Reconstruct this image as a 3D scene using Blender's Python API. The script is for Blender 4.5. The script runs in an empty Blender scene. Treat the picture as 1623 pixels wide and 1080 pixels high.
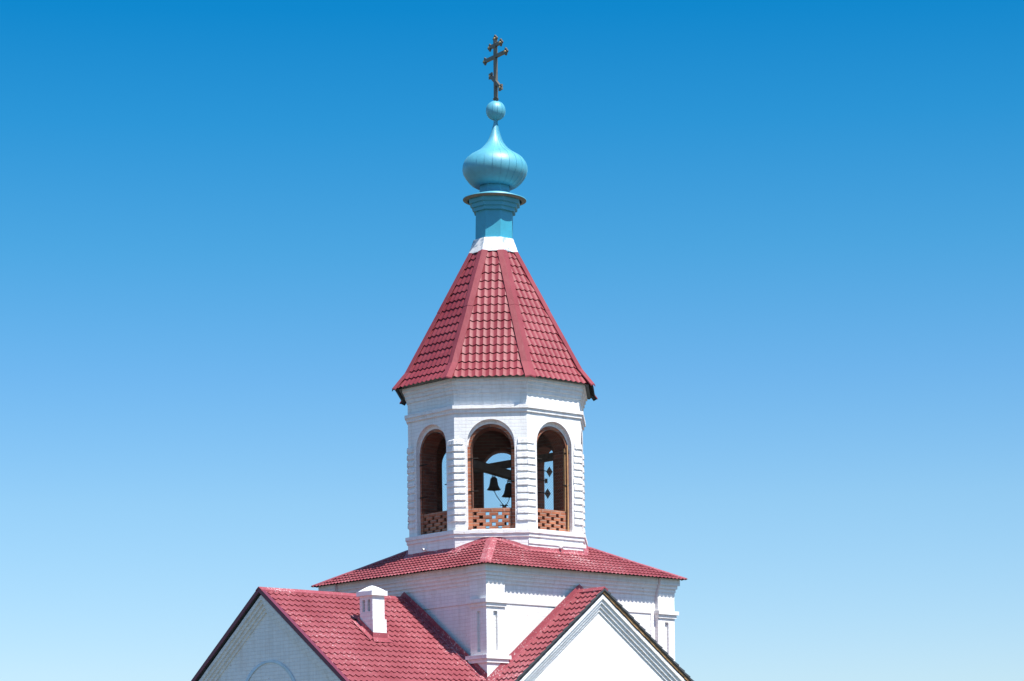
import bpy, bmesh, math, random
from mathutils import Vector, Matrix, noise
random.seed(7)
R = math.radians
sc = bpy.context.scene
C = sc.collection

# ------------------------------------------------------------------ camera
cam_d = bpy.data.cameras.new("camera")
cam = bpy.data.objects.new("camera", cam_d); C.objects.link(cam)
DIST = 56.97
cam.location = (0, -DIST, 1.7)
cam.rotation_mode = 'XYZ'
ROLL = 0.736
cam.matrix_world = Matrix.Translation((0, -DIST, 1.7)) @ Matrix.Rotation(R(90), 4, 'X') @ Matrix.Rotation(R(-ROLL), 4, 'Z')
cam_d.sensor_width = 36.0
cam_d.lens = 4102 / 1623 * 36
cam_d.shift_x = (811.5 - 795.2) / 1623
cam_d.shift_y = (1347 - 540) / 1623
cam_d.clip_end = 20000
sc.camera = cam
sc.render.resolution_x = 1024; sc.render.resolution_y = 681

# ------------------------------------------------------------------ sky, sun, exposure
SUN_EL = 59.0
SUN_AZ = -45.5                      # degrees from +X, counter-clockwise
w = bpy.data.worlds.new("World"); sc.world = w; w.use_nodes = True
nt = w.node_tree; nt.nodes.clear()
sky = nt.nodes.new('ShaderNodeTexSky'); sky.sky_type = 'NISHITA'; sky.sun_disc = False
sky.sun_elevation = R(SUN_EL); sky.sun_rotation = R(90 - SUN_AZ)
sky.altitude = 200; sky.air_density = 1.0; sky.dust_density = 0.3; sky.ozone_density = 3.0
hs = nt.nodes.new('ShaderNodeHueSaturation'); hs.inputs['Saturation'].default_value = 1.0; hs.inputs['Hue'].default_value = 0.5
bg = nt.nodes.new('ShaderNodeBackground'); bg.inputs['Strength'].default_value = 0.104
wo = nt.nodes.new('ShaderNodeOutputWorld')
# clearer, deeper air than the model's: the blue deepens with height above the horizon
tco = nt.nodes.new('ShaderNodeTexCoord'); sep = nt.nodes.new('ShaderNodeSeparateXYZ'); nt.links.new(tco.outputs['Generated'], sep.inputs[0])
rp = nt.nodes.new('ShaderNodeValToRGB'); e = rp.color_ramp.elements
stops = [(0.0, (0.5995, 0.6135, 0.6901)), (0.07, (0.5577, 0.6225, 0.6957)), (0.132, (0.4706, 0.6309, 0.6957)), (0.179, (0.3228, 0.587, 0.7111)), (0.225, (0.1806, 0.5661, 0.6971)), (0.27, (0.0739, 0.5214, 0.6971)), (0.312, (0.0125, 0.4664, 0.6818)), (0.4, (0.42, 0.72, 0.95)), (0.6, (0.86, 0.94, 1.0)), (1.0, (0.88, 0.95, 1.0))]
while len(e) < len(stops): e.new(.5)
for i, (p_, c_) in enumerate(stops): e[i].position = p_; e[i].color = (*c_, 1)
nt.links.new(sep.outputs[2], rp.inputs[0])
tint = nt.nodes.new('ShaderNodeMix'); tint.data_type = 'RGBA'; tint.blend_type = 'MULTIPLY'; tint.inputs[0].default_value = 1.0
nt.links.new(sky.outputs[0], hs.inputs['Color']); nt.links.new(hs.outputs[0], tint.inputs[6]); nt.links.new(rp.outputs[0], tint.inputs[7]); nt.links.new(tint.outputs[2], bg.inputs['Color']); nt.links.new(bg.outputs[0], wo.inputs[0])
sd = bpy.data.lights.new("sun", 'SUN'); sd.energy = 4.0; sd.angle = R(0.5); sd.color = (1.0, 0.96, 0.9)
so = bpy.data.objects.new("sun", sd); C.objects.link(so)
sdir = Vector((math.cos(R(SUN_AZ))*math.cos(R(SUN_EL)), math.sin(R(SUN_AZ))*math.cos(R(SUN_EL)), math.sin(R(SUN_EL))))
so.rotation_euler = sdir.to_track_quat('Z', 'Y').to_euler()
so.location = sdir * 60
sc.view_settings.view_transform = 'Standard'; sc.view_settings.look = 'None'
sc.view_settings.exposure = 1.0; sc.view_settings.gamma = 1.0

# ------------------------------------------------------------------ materials
def mat(name):
    m = bpy.data.materials.new(name); m.use_nodes = True
    t = m.node_tree; return m, t, t.nodes, t.links, t.nodes['Principled BSDF']
def N(ns, kind, **kw):
    n = ns.new('ShaderNode' + kind)
    for k, v in kw.items():
        if k in n.inputs: n.inputs[k].default_value = v
        else: setattr(n, k, v)
    return n
def ramp(ns, lk, src, stops):
    r = ns.new('ShaderNodeValToRGB'); e = r.color_ramp.elements
    while len(e) < len(stops): e.new(0.5)
    for i, (p, c) in enumerate(stops):
        e[i].position = p; e[i].color = c if len(c) == 4 else (*c, 1)
    lk.new(src, r.inputs[0]); return r
def mix(ns, lk, fac, a, b, mode='MIX'):
    m = ns.new('ShaderNodeMix'); m.data_type = 'RGBA'; m.blend_type = mode
    for sock, v in ((m.inputs[0], fac), (m.inputs[6], a), (m.inputs[7], b)):
        if hasattr(v, 'links'): lk.new(v, sock)
        elif isinstance(v, (int, float)): sock.default_value = v
        else: sock.default_value = (*v, 1)
    return m.outputs[2]

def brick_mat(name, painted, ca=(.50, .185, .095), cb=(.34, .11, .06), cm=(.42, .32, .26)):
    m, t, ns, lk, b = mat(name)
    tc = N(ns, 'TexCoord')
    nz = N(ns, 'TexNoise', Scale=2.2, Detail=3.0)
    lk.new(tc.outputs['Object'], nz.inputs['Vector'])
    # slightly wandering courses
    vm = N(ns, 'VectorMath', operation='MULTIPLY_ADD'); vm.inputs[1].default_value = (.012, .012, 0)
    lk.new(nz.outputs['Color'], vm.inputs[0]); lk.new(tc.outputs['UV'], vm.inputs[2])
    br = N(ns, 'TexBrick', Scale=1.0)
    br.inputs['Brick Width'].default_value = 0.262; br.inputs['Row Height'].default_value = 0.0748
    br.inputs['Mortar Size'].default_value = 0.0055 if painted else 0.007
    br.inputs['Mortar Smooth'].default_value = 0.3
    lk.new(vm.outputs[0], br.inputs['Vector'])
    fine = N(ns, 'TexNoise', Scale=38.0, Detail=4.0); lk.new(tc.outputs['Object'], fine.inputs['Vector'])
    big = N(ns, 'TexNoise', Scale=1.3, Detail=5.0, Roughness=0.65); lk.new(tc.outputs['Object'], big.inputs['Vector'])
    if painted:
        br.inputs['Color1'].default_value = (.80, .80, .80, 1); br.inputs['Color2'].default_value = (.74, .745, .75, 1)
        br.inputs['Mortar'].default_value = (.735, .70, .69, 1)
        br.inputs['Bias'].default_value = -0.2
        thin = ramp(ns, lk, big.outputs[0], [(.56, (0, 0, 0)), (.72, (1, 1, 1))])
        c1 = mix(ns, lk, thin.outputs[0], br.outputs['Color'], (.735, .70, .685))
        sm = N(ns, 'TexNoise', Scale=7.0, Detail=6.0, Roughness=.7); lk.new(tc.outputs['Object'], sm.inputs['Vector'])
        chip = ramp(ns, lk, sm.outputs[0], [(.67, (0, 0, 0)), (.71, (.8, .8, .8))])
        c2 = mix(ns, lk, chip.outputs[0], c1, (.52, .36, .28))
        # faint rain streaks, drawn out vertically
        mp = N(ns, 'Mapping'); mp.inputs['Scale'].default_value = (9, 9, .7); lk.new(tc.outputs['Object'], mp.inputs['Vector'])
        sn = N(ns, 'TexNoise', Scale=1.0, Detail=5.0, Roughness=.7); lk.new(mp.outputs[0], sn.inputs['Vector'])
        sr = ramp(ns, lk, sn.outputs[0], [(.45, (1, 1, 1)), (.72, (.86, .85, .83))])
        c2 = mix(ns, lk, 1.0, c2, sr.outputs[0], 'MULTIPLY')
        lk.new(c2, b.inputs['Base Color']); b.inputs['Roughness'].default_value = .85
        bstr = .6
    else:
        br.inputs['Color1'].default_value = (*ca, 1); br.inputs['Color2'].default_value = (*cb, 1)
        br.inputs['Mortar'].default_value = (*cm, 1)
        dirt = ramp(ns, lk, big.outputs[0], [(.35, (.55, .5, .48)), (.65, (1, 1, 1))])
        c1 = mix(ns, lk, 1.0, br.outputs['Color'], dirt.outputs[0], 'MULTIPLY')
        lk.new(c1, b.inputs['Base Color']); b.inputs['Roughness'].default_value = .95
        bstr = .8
    inv = N(ns, 'Math', operation='MULTIPLY_ADD'); inv.inputs[1].default_value = -1.0; inv.inputs[2].default_value = 1.0
    lk.new(br.outputs['Fac'], inv.inputs[0])
    ad = N(ns, 'Math', operation='MULTIPLY_ADD'); ad.inputs[1].default_value = .7
    lk.new(fine.outputs[0], ad.inputs[0]); lk.new(inv.outputs[0], ad.inputs[2])
    bp = N(ns, 'Bump', Strength=bstr, Distance=.008); lk.new(ad.outputs[0], bp.inputs['Height']); lk.new(bp.outputs[0], b.inputs['Normal'])
    return m
M = {}
M['white_brick'] = brick_mat('white painted brick', True)
M['red_brick'] = brick_mat('bare red brick', False)
M['shaded_brick'] = brick_mat('old brick with shade in colour', False, (.33, .11, .06), (.20, .062, .035), (.27, .18, .13))  # same brick as the arch rings, with the belfry's inner shade in its colour

def red_sheet(name, col, specks, rough=.5):
    m, t, ns, lk, b = mat(name)
    tc = N(ns, 'TexCoord')
    big = N(ns, 'TexNoise', Scale=1.1, Detail=4.0, Roughness=.6); lk.new(tc.outputs['Object'], big.inputs['Vector'])
    hi = tuple(min(1, c*1.12 + .02) for c in col); lo = tuple(c*.86 for c in col)
    c0 = ramp(ns, lk, big.outputs[0], [(.3, lo), (.7, hi)]).outputs[0]
    # separate sheets faded a little differently
    sb = N(ns, 'TexBrick', Scale=1.0, offset=0.3); sb.inputs['Brick Width'].default_value = 1.18; sb.inputs['Row Height'].default_value = 2.4
    sb.inputs['Mortar Size'].default_value = 0; sb.inputs['Color1'].default_value = (1.06, 1.08, 1.08, 1); sb.inputs['Color2'].default_value = (.90, .88, .90, 1)
    lk.new(tc.outputs['UV'], sb.inputs['Vector'])
    c0 = mix(ns, lk, 1.0, c0, sb.outputs['Color'], 'MULTIPLY')
    sp = N(ns, 'TexNoise', Scale=26.0, Detail=5.0, Roughness=.75); lk.new(tc.outputs['Object'], sp.inputs['Vector'])
    # limewash splashes, thicker in some patches than others
    th = N(ns, 'Math', operation='MULTIPLY_ADD'); th.inputs[1].default_value = .35
    lk.new(big.outputs[0], th.inputs[0]); lk.new(sp.outputs[0], th.inputs[2])
    s0 = ramp(ns, lk, th.outputs[0], [(specks, (0, 0, 0)), (specks + .07, (.75, .75, .75))]).outputs[0]
    c1 = mix(ns, lk, s0, c0, (.70, .62, .60))
    fn = N(ns, 'TexNoise', Scale=70.0, Detail=3.0, Roughness=.8); lk.new(tc.outputs['Object'], fn.inputs['Vector'])
    fr_ = ramp(ns, lk, fn.outputs[0], [(.3, (.80, .80, .82)), (.7, (1.18, 1.22, 1.22))])
    c1 = mix(ns, lk, 1.0, c1, fr_.outputs[0], 'MULTIPLY')
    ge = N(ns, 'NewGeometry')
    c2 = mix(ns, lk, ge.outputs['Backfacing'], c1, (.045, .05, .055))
    lk.new(c2, b.inputs['Base Color'])
    b.inputs['Roughness'].default_value = rough; b.inputs['Specular IOR Level'].default_value = .3
    bn = N(ns, 'TexNoise', Scale=6.0, Detail=2.0); lk.new(tc.outputs['Object'], bn.inputs['Vector'])
    bp = N(ns, 'Bump', Strength=.25, Distance=.02); lk.new(bn.outputs[0], bp.inputs['Height']); lk.new(bp.outputs[0], b.inputs['Normal'])
    return m
RED = (.215, .026, .035)
M['tile'] = red_sheet('red metal tile', RED, .98)
M['tile_dusty'] = red_sheet('red metal tile splashed with whitewash', (.245, .048, .058), .79, .55)
M['flash'] = red_sheet('red sheet flashing', (.225, .030, .040), .92, .5)
M['flash_dusty'] = red_sheet('red sheet flashing with whitewash', (.28, .055, .07), .75, .55)

def plain(name, col, rough=.6, metal=0, var=.12, scale=5, spec=.5, bump=.0):
    m, t, ns, lk, b = mat(name)
    tc = N(ns, 'TexCoord')
    nz = N(ns, 'TexNoise', Scale=float(scale), Detail=5.0, Roughness=.6); lk.new(tc.outputs['Object'], nz.inputs['Vector'])
    r = ramp(ns, lk, nz.outputs[0], [(.3, tuple(c*(1-var) for c in col)), (.7, tuple(min(1, c*(1+var)) for c in col))])
    lk.new(r.outputs[0], b.inputs['Base Color'])
    b.inputs['Roughness'].default_value = rough; b.inputs['Metallic'].default_value = metal; b.inputs['Specular IOR Level'].default_value = spec
    if bump:
        bp = N(ns, 'Bump', Strength=bump, Distance=.01); lk.new(nz.outputs[0], bp.inputs['Height']); lk.new(bp.outputs[0], b.inputs['Normal'])
    return m
M['teal'] = plain('turquoise painted sheet', (.03, .30, .43), .5, 0, .08, 3, .8, .15)
M['teal_pale'] = plain('faded turquoise painted sheet', (.075, .345, .46), .50, 0, .12, 4, 1.0, .45)
M['blue_line'] = plain('pale blue paint', (.52, .65, .74), .85, 0, .12, 4)
M['verge'] = plain('dark red verge sheet', (.13, .02, .045), .5, 0, .1, 4)
M['zinc_under'] = plain('grey sheet underside', (.20, .20, .17), .7, .0, .25, 7)
M['dark_timber'] = plain('dark weathered timber', (.10, .085, .07), .9, 0, .35, 9, .2, .5)
M['raw_timber'] = plain('raw timber board', (.46, .27, .13), .85, 0, .25, 6, .2, .3)
M['old_board'] = plain('grey brown board', (.14, .10, .075), .9, 0, .3, 5, .2, .3)
M['plate'] = plain('weathered grey brown plate', (.24, .20, .16), .7, .1, .25, 8)
M['iron'] = plain('dark iron', (.030, .026, .024), .85, 0, .3, 12, .1)
M['bronze'] = plain('dark bronze', (.035, .027, .022), .5, .5, .3, 9)
M['cross'] = plain('dull brown gilding', (.15, .125, .085), .42, .35, .2, 9)
M['gilt'] = plain('bright gilding', (.62, .42, .20), .35, .6, .15, 9)
M['soffit'] = plain('dark grey sheet edge', (.055, .062, .068), .6, .2, .25, 8)
M['white_paint'] = plain('white limewash', (.80, .80, .80), .9, 0, .05, 6, .3, .4)
def collar_mat():
    m, t, ns, lk, b = mat('peeling white sheet')
    tc = N(ns, 'TexCoord')
    nz = N(ns, 'TexNoise', Scale=5.0, Detail=6.0, Roughness=.6, Distortion=.6); lk.new(tc.outputs['Object'], nz.inputs['Vector'])
    c = ramp(ns, lk, nz.outputs[0], [(.34, (.22, .30, .36)), (.43, (.50, .53, .56)), (.50, (.74, .73, .72)), (.62, (.76, .75, .73)), (.70, (.50, .38, .30))])
    lk.new(c.outputs[0], b.inputs['Base Color']); b.inputs['Roughness'].default_value = .6
    bp = N(ns, 'Bump', Strength=.4, Distance=.02); lk.new(nz.outputs[0], bp.inputs['Height']); lk.new(bp.outputs[0], b.inputs['Normal'])
    return m
M['collar'] = collar_mat()
def grass_mat():
    m, t, ns, lk, b = mat('dry steppe grass')
    tc = N(ns, 'TexCoord')
    nz = N(ns, 'TexNoise', Scale=.02, Detail=9.0, Roughness=.7); lk.new(tc.outputs['Object'], nz.inputs['Vector'])
    c = ramp(ns, lk, nz.outputs[0], [(.3, (.05, .06, .035)), (.5, (.085, .09, .065)), (.7, (.14, .13, .10))])
    lk.new(c.outputs[0], b.inputs['Base Color']); b.inputs['Roughness'].default_value = 1
    return m
M['grass'] = grass_mat()

# ------------------------------------------------------------------ mesh builder
class MB:
    def __init__(s): s.v = []; s.f = []; s.sm = []
    def quad(s, *p, smooth=False):
        i = len(s.v); s.v += [Vector(q) for q in p]; s.f.append(tuple(range(i, i+len(p)))); s.sm.append(smooth)
    def box(s, lo, hi, fr=None):
        x0, y0, z0 = lo; x1, y1, z1 = hi
        c = [Vector(q) for q in ((x0,y0,z0),(x1,y0,z0),(x1,y1,z0),(x0,y1,z0),(x0,y0,z1),(x1,y0,z1),(x1,y1,z1),(x0,y1,z1))]
        if fr: c = [fr @ q for q in c]
        i = len(s.v); s.v += c
        for f in ((0,3,2,1),(4,5,6,7),(0,1,5,4),(1,2,6,5),(2,3,7,6),(3,0,4,7)):
            s.f.append(tuple(i+k for k in f)); s.sm.append(False)
    def prism(s, poly, d):
        """closed prism: planar polygon (3D points) extruded by vector d"""
        d = Vector(d); p = [Vector(q) for q in poly]
        n = Vector((0, 0, 0))
        for k in range(1, len(p)-1): n += (p[k]-p[0]).cross(p[k+1]-p[0])
        if n.dot(d) > 0: p.reverse()
        s.quad(*p); s.quad(*[q+d for q in reversed(p)])
        for k in range(len(p)):
            a, b = p[k], p[(k+1) % len(p)]; s.quad(a, a+d, b+d, b)
    def tube(s, pts, r, n=8, cap=True):
        pts = [Vector(p) for p in pts]
        rs = r if isinstance(r, (list, tuple)) else [r]*len(pts)
        rings = []; up = None
        for i, p in enumerate(pts):
            d = (pts[min(i+1, len(pts)-1)] - pts[max(i-1, 0)]).normalized()
            if up is None: up = Vector((0, 0, 1)) if abs(d.z) < .9 else Vector((1, 0, 0))
            a = d.cross(up).normalized(); b = a.cross(d).normalized(); up = b
            i0 = len(s.v); s.v += [p + (a*math.cos(2*math.pi*k/n) + b*math.sin(2*math.pi*k/n))*rs[i] for k in range(n)]
            rings.append(i0)
        for a, b in zip(rings, rings[1:]):
            for k in range(n):
                s.f.append((a+k, a+(k+1) % n, b+(k+1) % n, b+k)); s.sm.append(True)
        if cap:
            s.f.append(tuple(rings[0]+k for k in reversed(range(n)))); s.sm.append(False)
            s.f.append(tuple(rings[-1]+k for k in range(n))); s.sm.append(False)
    def lathe(s, prof, n=32, c=(0, 0, 0), seam=0.0, per=4):
        """profile [(r,z)] from bottom to top; seam>0: separate gores each lifting slightly at one edge"""
        c = Vector(c)
        if seam:
            for g in range(n):
                cols = []
                for q in range(per+1):
                    a = 2*math.pi*(g + q/per)/n; i0 = len(s.v); cols.append(i0)
                    for (r, z) in prof:
                        rr = r + min(seam, r*.1)*(1 - q/per)
                        s.v.append(c + Vector((rr*math.cos(a), rr*math.sin(a), z)))
                for q in range(per):
                    for k in range(len(prof)-1):
                        s.f.append((cols[q]+k, cols[q+1]+k, cols[q+1]+k+1, cols[q]+k+1)); s.sm.append(True)
                # the little riser of the seam
                a = 2*math.pi*(g+1)/n; i0 = len(s.v); L_ = len(prof)
                for (r, z) in prof: s.v.append(c + Vector((r*math.cos(a), r*math.sin(a), z)))
                for (r, z) in prof:
                    rr = r + min(seam, r*.1); s.v.append(c + Vector((rr*math.cos(a), rr*math.sin(a), z)))
                for k in range(L_-1):
                    s.f.append((i0+k, i0+L_+k, i0+L_+k+1, i0+k+1)); s.sm.append(False)
            return
        rings = []
        for (r, z) in prof:
            i0 = len(s.v); rings.append(i0)
            s.v += [c + Vector((r*math.cos(2*math.pi*k/n), r*math.sin(2*math.pi*k/n), z)) for k in range(n)]
        for a, b in zip(rings, rings[1:]):
            for k in range(n):
                s.f.append((a+k, a+(k+1) % n, b+(k+1) % n, b+k)); s.sm.append(True)
    def build(s, name, m, parent=None, xf=None, recalc=False):
        me = bpy.data.meshes.new(name)
        vs = [xf @ v for v in s.v] if xf else s.v
        me.from_pydata([tuple(v) for v in vs], [], s.f)
        me.materials.append(m)
        if recalc:
            bm = bmesh.new(); bm.from_mesh(me); bmesh.ops.remove_doubles(bm, verts=bm.verts, dist=1e-5)
            bmesh.ops.recalc_face_normals(bm, faces=bm.faces); bm.to_mesh(me); bm.free()
        else:
            me.polygons.foreach_set('use_smooth', s.sm)
        me.update()
        uv = me.uv_layers.new(name='UVMap').data
        for p in me.polygons:
            n = p.normal
            t = Vector((0, 0, 1)).cross(n)
            if t.length < .05: t = Vector((1, 0, 0))
            t.normalize(); bt = n.cross(t)
            for li in p.loop_indices:
                v = me.vertices[me.loops[li].vertex_index].co
                uv[li].uv = (v.dot(t), v.dot(bt))
        o = bpy.data.objects.new(name, me); C.objects.link(o)
        if parent: o.parent = parent
        return o

def thing(name, label, cat, loc=(0, 0, 0), rz=0, group=None):
    o = bpy.data.objects.new(name, None); C.objects.link(o); o.empty_display_size = .2
    o.location = loc; o.rotation_euler = (0, 0, rz); o['label'] = label; o['category'] = cat
    if group: o['group'] = group
    return o

# ------------------------------------------------------------------ ground
g = MB(); S = 4000
g.quad((-S, -S, 0), (S, -S, 0), (S, S, 0), (-S, S, 0))
go = g.build('ground', M['grass']); go['kind'] = 'structure'

# ------------------------------------------------------------------ church frame: +X = right wall, -Y = left wall of the photo
TH = R(-48.744)
church = thing('church', 'white brick church with octagonal belfry, red tiled roofs and turquoise onion dome', 'church', (0, 0, 0), TH)
RZ = Matrix.Rotation(TH, 4, 'Z')
def od(a):      # direction of tower angle a (0 = the corner towards the camera), in church frame
    q = R(a - 45); return Vector((math.cos(q), math.sin(q), 0))
def jit(p, amp, sc_=3.0):
    return p + noise.noise_vector(Vector(p)*sc_)*amp
def oct_profile(mb, prof, sub=14, amp=.004, sc_=5.0, smooth=False):
    """octagonal sweep of profile [(R,z)], listed from bottom to top or along any path, outside to the left"""
    for k in range(8):
        A, B = od(22.5+45*(k-1)), od(22.5+45*k)
        for (r0, z0), (r1, z1) in zip(prof, prof[1:]):
            for i in range(sub):
                t0, t1 = i/sub, (i+1)/sub
                ps = []
                for t, r, z in ((t0, r0, z0), (t1, r0, z0), (t1, r1, z1), (t0, r1, z1)):
                    p = (A*(1-t) + B*t)*r + Vector((0, 0, z))
                    ps.append(jit(p, amp, sc_) if amp else p)
                mb.quad(*ps, smooth=smooth)
def frame(a, ap):
    """matrix: local x = along the face to the right seen from outside, y = outwards, z = up, origin on the face at apothem ap"""
    n = od(a); t = Vector((-n.y, n.x, 0))
    return Matrix(((t.x, n.x, 0, n.x*ap), (t.y, n.y, 0, n.y*ap), (0, 0, 1, 0), (0, 0, 0, 1)))
C8 = math.cos(R(22.5)); T8 = math.tan(R(22.5))

# ---- belfry: white outer skin with arches
RW = 2.032; AP = RW*C8
HW, ZS, ZB = .507, 10.365, 8.535       # half width, springing, sill of the outer arch
HI = .415                                # inner (brick) arch half width
ZI = 10.285                              # its springing
Z0, Z1 = 8.50, 11.02
def arch_pts(hw, n=22, zs=None):
    zs = zs if zs is not None else (ZI if hw < .5 else ZS)
    return [(-hw*math.cos(math.pi*i/n), zs + hw*math.sin(math.pi*i/n)) for i in range(n+1)]
def arch_panel(mb, fr, w, z0, z1, hw, y):
    def q(*pts): mb.quad(*[fr @ Vector((u, y, z)) for u, z in pts])
    zs = ZI if hw < .5 else ZS
    for sgn in (-1, 1):
        a, b = sorted((sgn*w, sgn*hw))
        q((a, z0), (b, z0), (b, zs), (a, zs)); q((a, zs), (b, zs), (b, z1), (a, z1))
    q((-hw, z0), (hw, z0), (hw, ZB), (-hw, ZB))
    ap_ = arch_pts(hw)
    for (u0, a0), (u1, a1) in zip(ap_, ap_[1:]): q((u0, a0), (u1, a1), (u1, z1), (u0, z1))
def arch_reveal(mb, fr, hw, y0, y1):
    path = [(-hw, ZB)] + arch_pts(hw) + [(hw, ZB)]
    for (u0, a0), (u1, a1) in zip(path, path[1:]):
        mb.quad(*[fr @ Vector(p) for p in ((u0, y0, a0), (u0, y1, a0), (u1, y1, a1), (u1, y0, a1))])
    mb.quad(*[fr @ Vector(p) for p in ((-hw, y1, ZB), (-hw, y0, ZB), (hw, y0, ZB), (hw, y1, ZB))])
outer = MB(); inner = MB(); ring = MB(); bands = MB()
for k in range(8):
    a = 45*k; fr = frame(a, AP)
    arch_panel(outer, fr, AP*T8, Z0, Z1, HW, 0)
    arch_reveal(outer, fr, HW, 0, -.10)
    o_p, i_p = arch_pts(HW+.004, 22), arch_pts(.490, 22, ZI+.01)
    for q_ in range(22):
        outer.quad(*[fr @ Vector((u, -.094, z)) for u, z in (i_p[q_], i_p[q_+1], o_p[q_+1], o_p[q_])])
    arch_panel(ring, fr, (AP-.10)*T8, Z0-.2, 11.3, HI, -.10)
    arch_reveal(inner, fr, HI, -.10, -.50)
    # inside face
    pm = MB(); arch_panel(pm, fr, (AP-.50)*T8, Z0-.2, 11.3, HI, -.50)
    for f in pm.f: inner.quad(*[pm.v[i] for i in reversed(f)])
    # rusticated courses, worn edges
    for sgn in (-1, 1):
        for j in range(12):
            zb = 8.712 + .149*j + random.uniform(-.004, .004)
            u0 = HW + (.045 if j < 11 else .06) + random.uniform(-.01, .01)
            if zb > ZS - .02: u0 += .02
            pr = .028 + random.uniform(-.004, .005); h = .092 + random.uniform(-.006, .006)
            nseg = 5
            us = [u0 + (AP*T8 + pr*T8 - u0)*i/nseg for i in range(nseg+1)]
            js = [(random.uniform(-.004, .004), random.uniform(-.004, .003)) for _ in us]; js[-1] = (0, 0)
            for i in range(nseg):
                (ja, ka), (jb, kb) = js[i], js[i+1]
                ua, ub = sgn*us[i], sgn*us[i+1]
                P = lambda u, y, z: fr @ Vector((u, y, z))
                q1 = [P(ua, pr+ka, zb+ja), P(ub, pr+kb, zb+jb), P(ub, pr*.8+kb, zb+h), P(ua, pr*.8+ka, zb+h)]
                q2 = [P(ua, 0, zb+ja), P(ub, 0, zb+jb), P(ub, pr+kb, zb+jb), P(ua, pr+ka, zb+ja)]
                q3 = [P(ua, pr*.8+ka, zb+h), P(ub, pr*.8+kb, zb+h), P(ub, 0, zb+h+.022), P(ua, 0, zb+h+.022)]
                for qd in (q1, q2, q3):
                    if sgn < 0: qd.reverse()
                    bands.quad(*qd)
            e = [fr @ Vector(p) for p in ((sgn*u0, 0, zb), (sgn*u0, pr, zb), (sgn*u0, pr*.8, zb+h), (sgn*u0, 0, zb+h+.022))]
            if sgn > 0: e.reverse()
            bands.quad(*e)
ow = outer.build('belfry_wall', M['white_brick'], church)
inner.build('brick_lining', M['shaded_brick'], ow); ring.build('brick_arch_ring', M['red_brick'], ow)
bands.build('rusticated_courses', M['white_brick'], ow)
# plinth and the cornice
pl = MB()
oct_profile(pl, [(2.045, 7.6), (2.045, 8.12), (2.062, 8.125), (2.062, 8.352), (2.092, 8.356), (2.092, 8.428), (2.120, 8.432), (2.120, 8.506), (1.95, 8.535)])
# extra projecting courses on the right-hand side
fr = frame(45, 2.062*C8)
for z0, z1, pr in ((8.205, 8.285, .020),):
    pl.box((-.80, -.03, z0), (.86, pr, z1), fr)
pl.build('plinth', M['white_brick'], ow)
co = MB()
oct_profile(co, [(2.03, 11.012), (2.070, 11.015), (2.070, 11.088), (2.106, 11.092), (2.106, 11.165), (2.032, 11.178), (2.032, 11.42),
                 (2.058, 11.424), (2.058, 11.503), (2.084, 11.507), (2.084, 11.586), (2.112, 11.590), (2.112, 11.665), (2.15, 11.669), (2.15, 11.855)])
co.build('cornice', M['white_brick'], ow)
fl = MB()
oct_profile(fl, [(1.75, 8.49), (0.01, 8.49)], 1, 0)
fl.build('belfry_floor', M['old_board'], church)
ce = MB(); oct_profile(ce, [(0.01, 11.25), (1.75, 11.25)], 1, 0); ce.build('belfry_ceiling', M['old_board'], church)

# brick screens in the openings
for k in range(8):
    fr = frame(45*k, AP); b = MB()
    H = .0752
    for r in range(6):
        z = ZB + .004 + r*H
        if r == 5: cuts = [(-.43, -.29), (-.285, -.035), (-.03, .22), (.225, .43)]
        else:
            hc = (-.37, -.10, .17) if r % 2 == 0 else (-.235, .035, .305)
            xs = [-.43]
            for h in hc: xs += [h-.042, h+.042]
            xs.append(.43); cuts = [(xs[i], xs[i+1]) for i in range(0, len(xs), 2)]
        for (x0, x1) in cuts:
            if x1 - x0 < .01: continue
            j = random.uniform(-.006, .006)
            b.box((x0, -.235+j, z+.002), (x1, -.115+j, z+H-.003), fr)
            b.box((x0+.004, -.232, z+H-.004), (x1-.004, -.122, z+H+.003), fr)
    b.build('brick_screen', M['red_brick'], church)

# netting and hoops on the openings that face the camera
for a in (-45, 0, 45):
    fr = frame(a, AP); b = MB()
    def inside_top(u):
        return ZI + math.sqrt(max(0, HI*HI - u*u))
    st = .042; y = -.108
    L = HI*2 + 2.3
    zlo = 8.99
    n = int(L/st)
    for sgn in (-1, 1):
        for i in range(-4, n+22):
            # diagonal wire u = c + sgn*(z - zlo)
            c0 = -sgn*HI - sgn*(i*st*1.414 - .0) if False else sgn*(-HI - 2.4 + i*st*1.414)
            pts = []
            steps = 60
            for q in range(steps+1):
                z = zlo + (ZI+HI-zlo)*q/steps; u = c0 + sgn*(z - zlo)
                if abs(u) < HI-.002 and z < inside_top(u) - .002: pts.append((u, z))
            if len(pts) > 1:
                (ua, za), (ub, zb) = pts[0], pts[-1]
                d = Vector((ub-ua, 0, zb-za)).normalized(); nn = Vector((-d.z, 0, d.x))*.0016
                A_, B_ = Vector((ua, y, za)), Vector((ub, y, zb))
                b.quad(*[fr @ p for p in (A_-nn, B_-nn, B_+nn, A_+nn)])
    b.build('wire_netting', M['iron'], church)
    h = MB()
    path = [(-HI-.005, 9.0)] + [(u*1.0, z) for u, z in arch_pts(HI+.008)] + [(HI+.005, 8.6)]
    h.tube([fr @ Vector((u, -.09, z)) for u, z in path], .007, 6)
    for z in (9.35, 10.05):
        h.tube([fr @ Vector((-HI-.08, -.085, z)), fr @ Vector((-HI+.14, -.10, z+.005))], .011, 6)
        h.tube([fr @ Vector((HI+.08, -.085, z+.2)), fr @ Vector((HI-.08, -.10, z+.2))], .011, 6)
    h.build('iron_hoop', M['iron'], church)
fr = frame(45, AP); b = MB()
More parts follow.
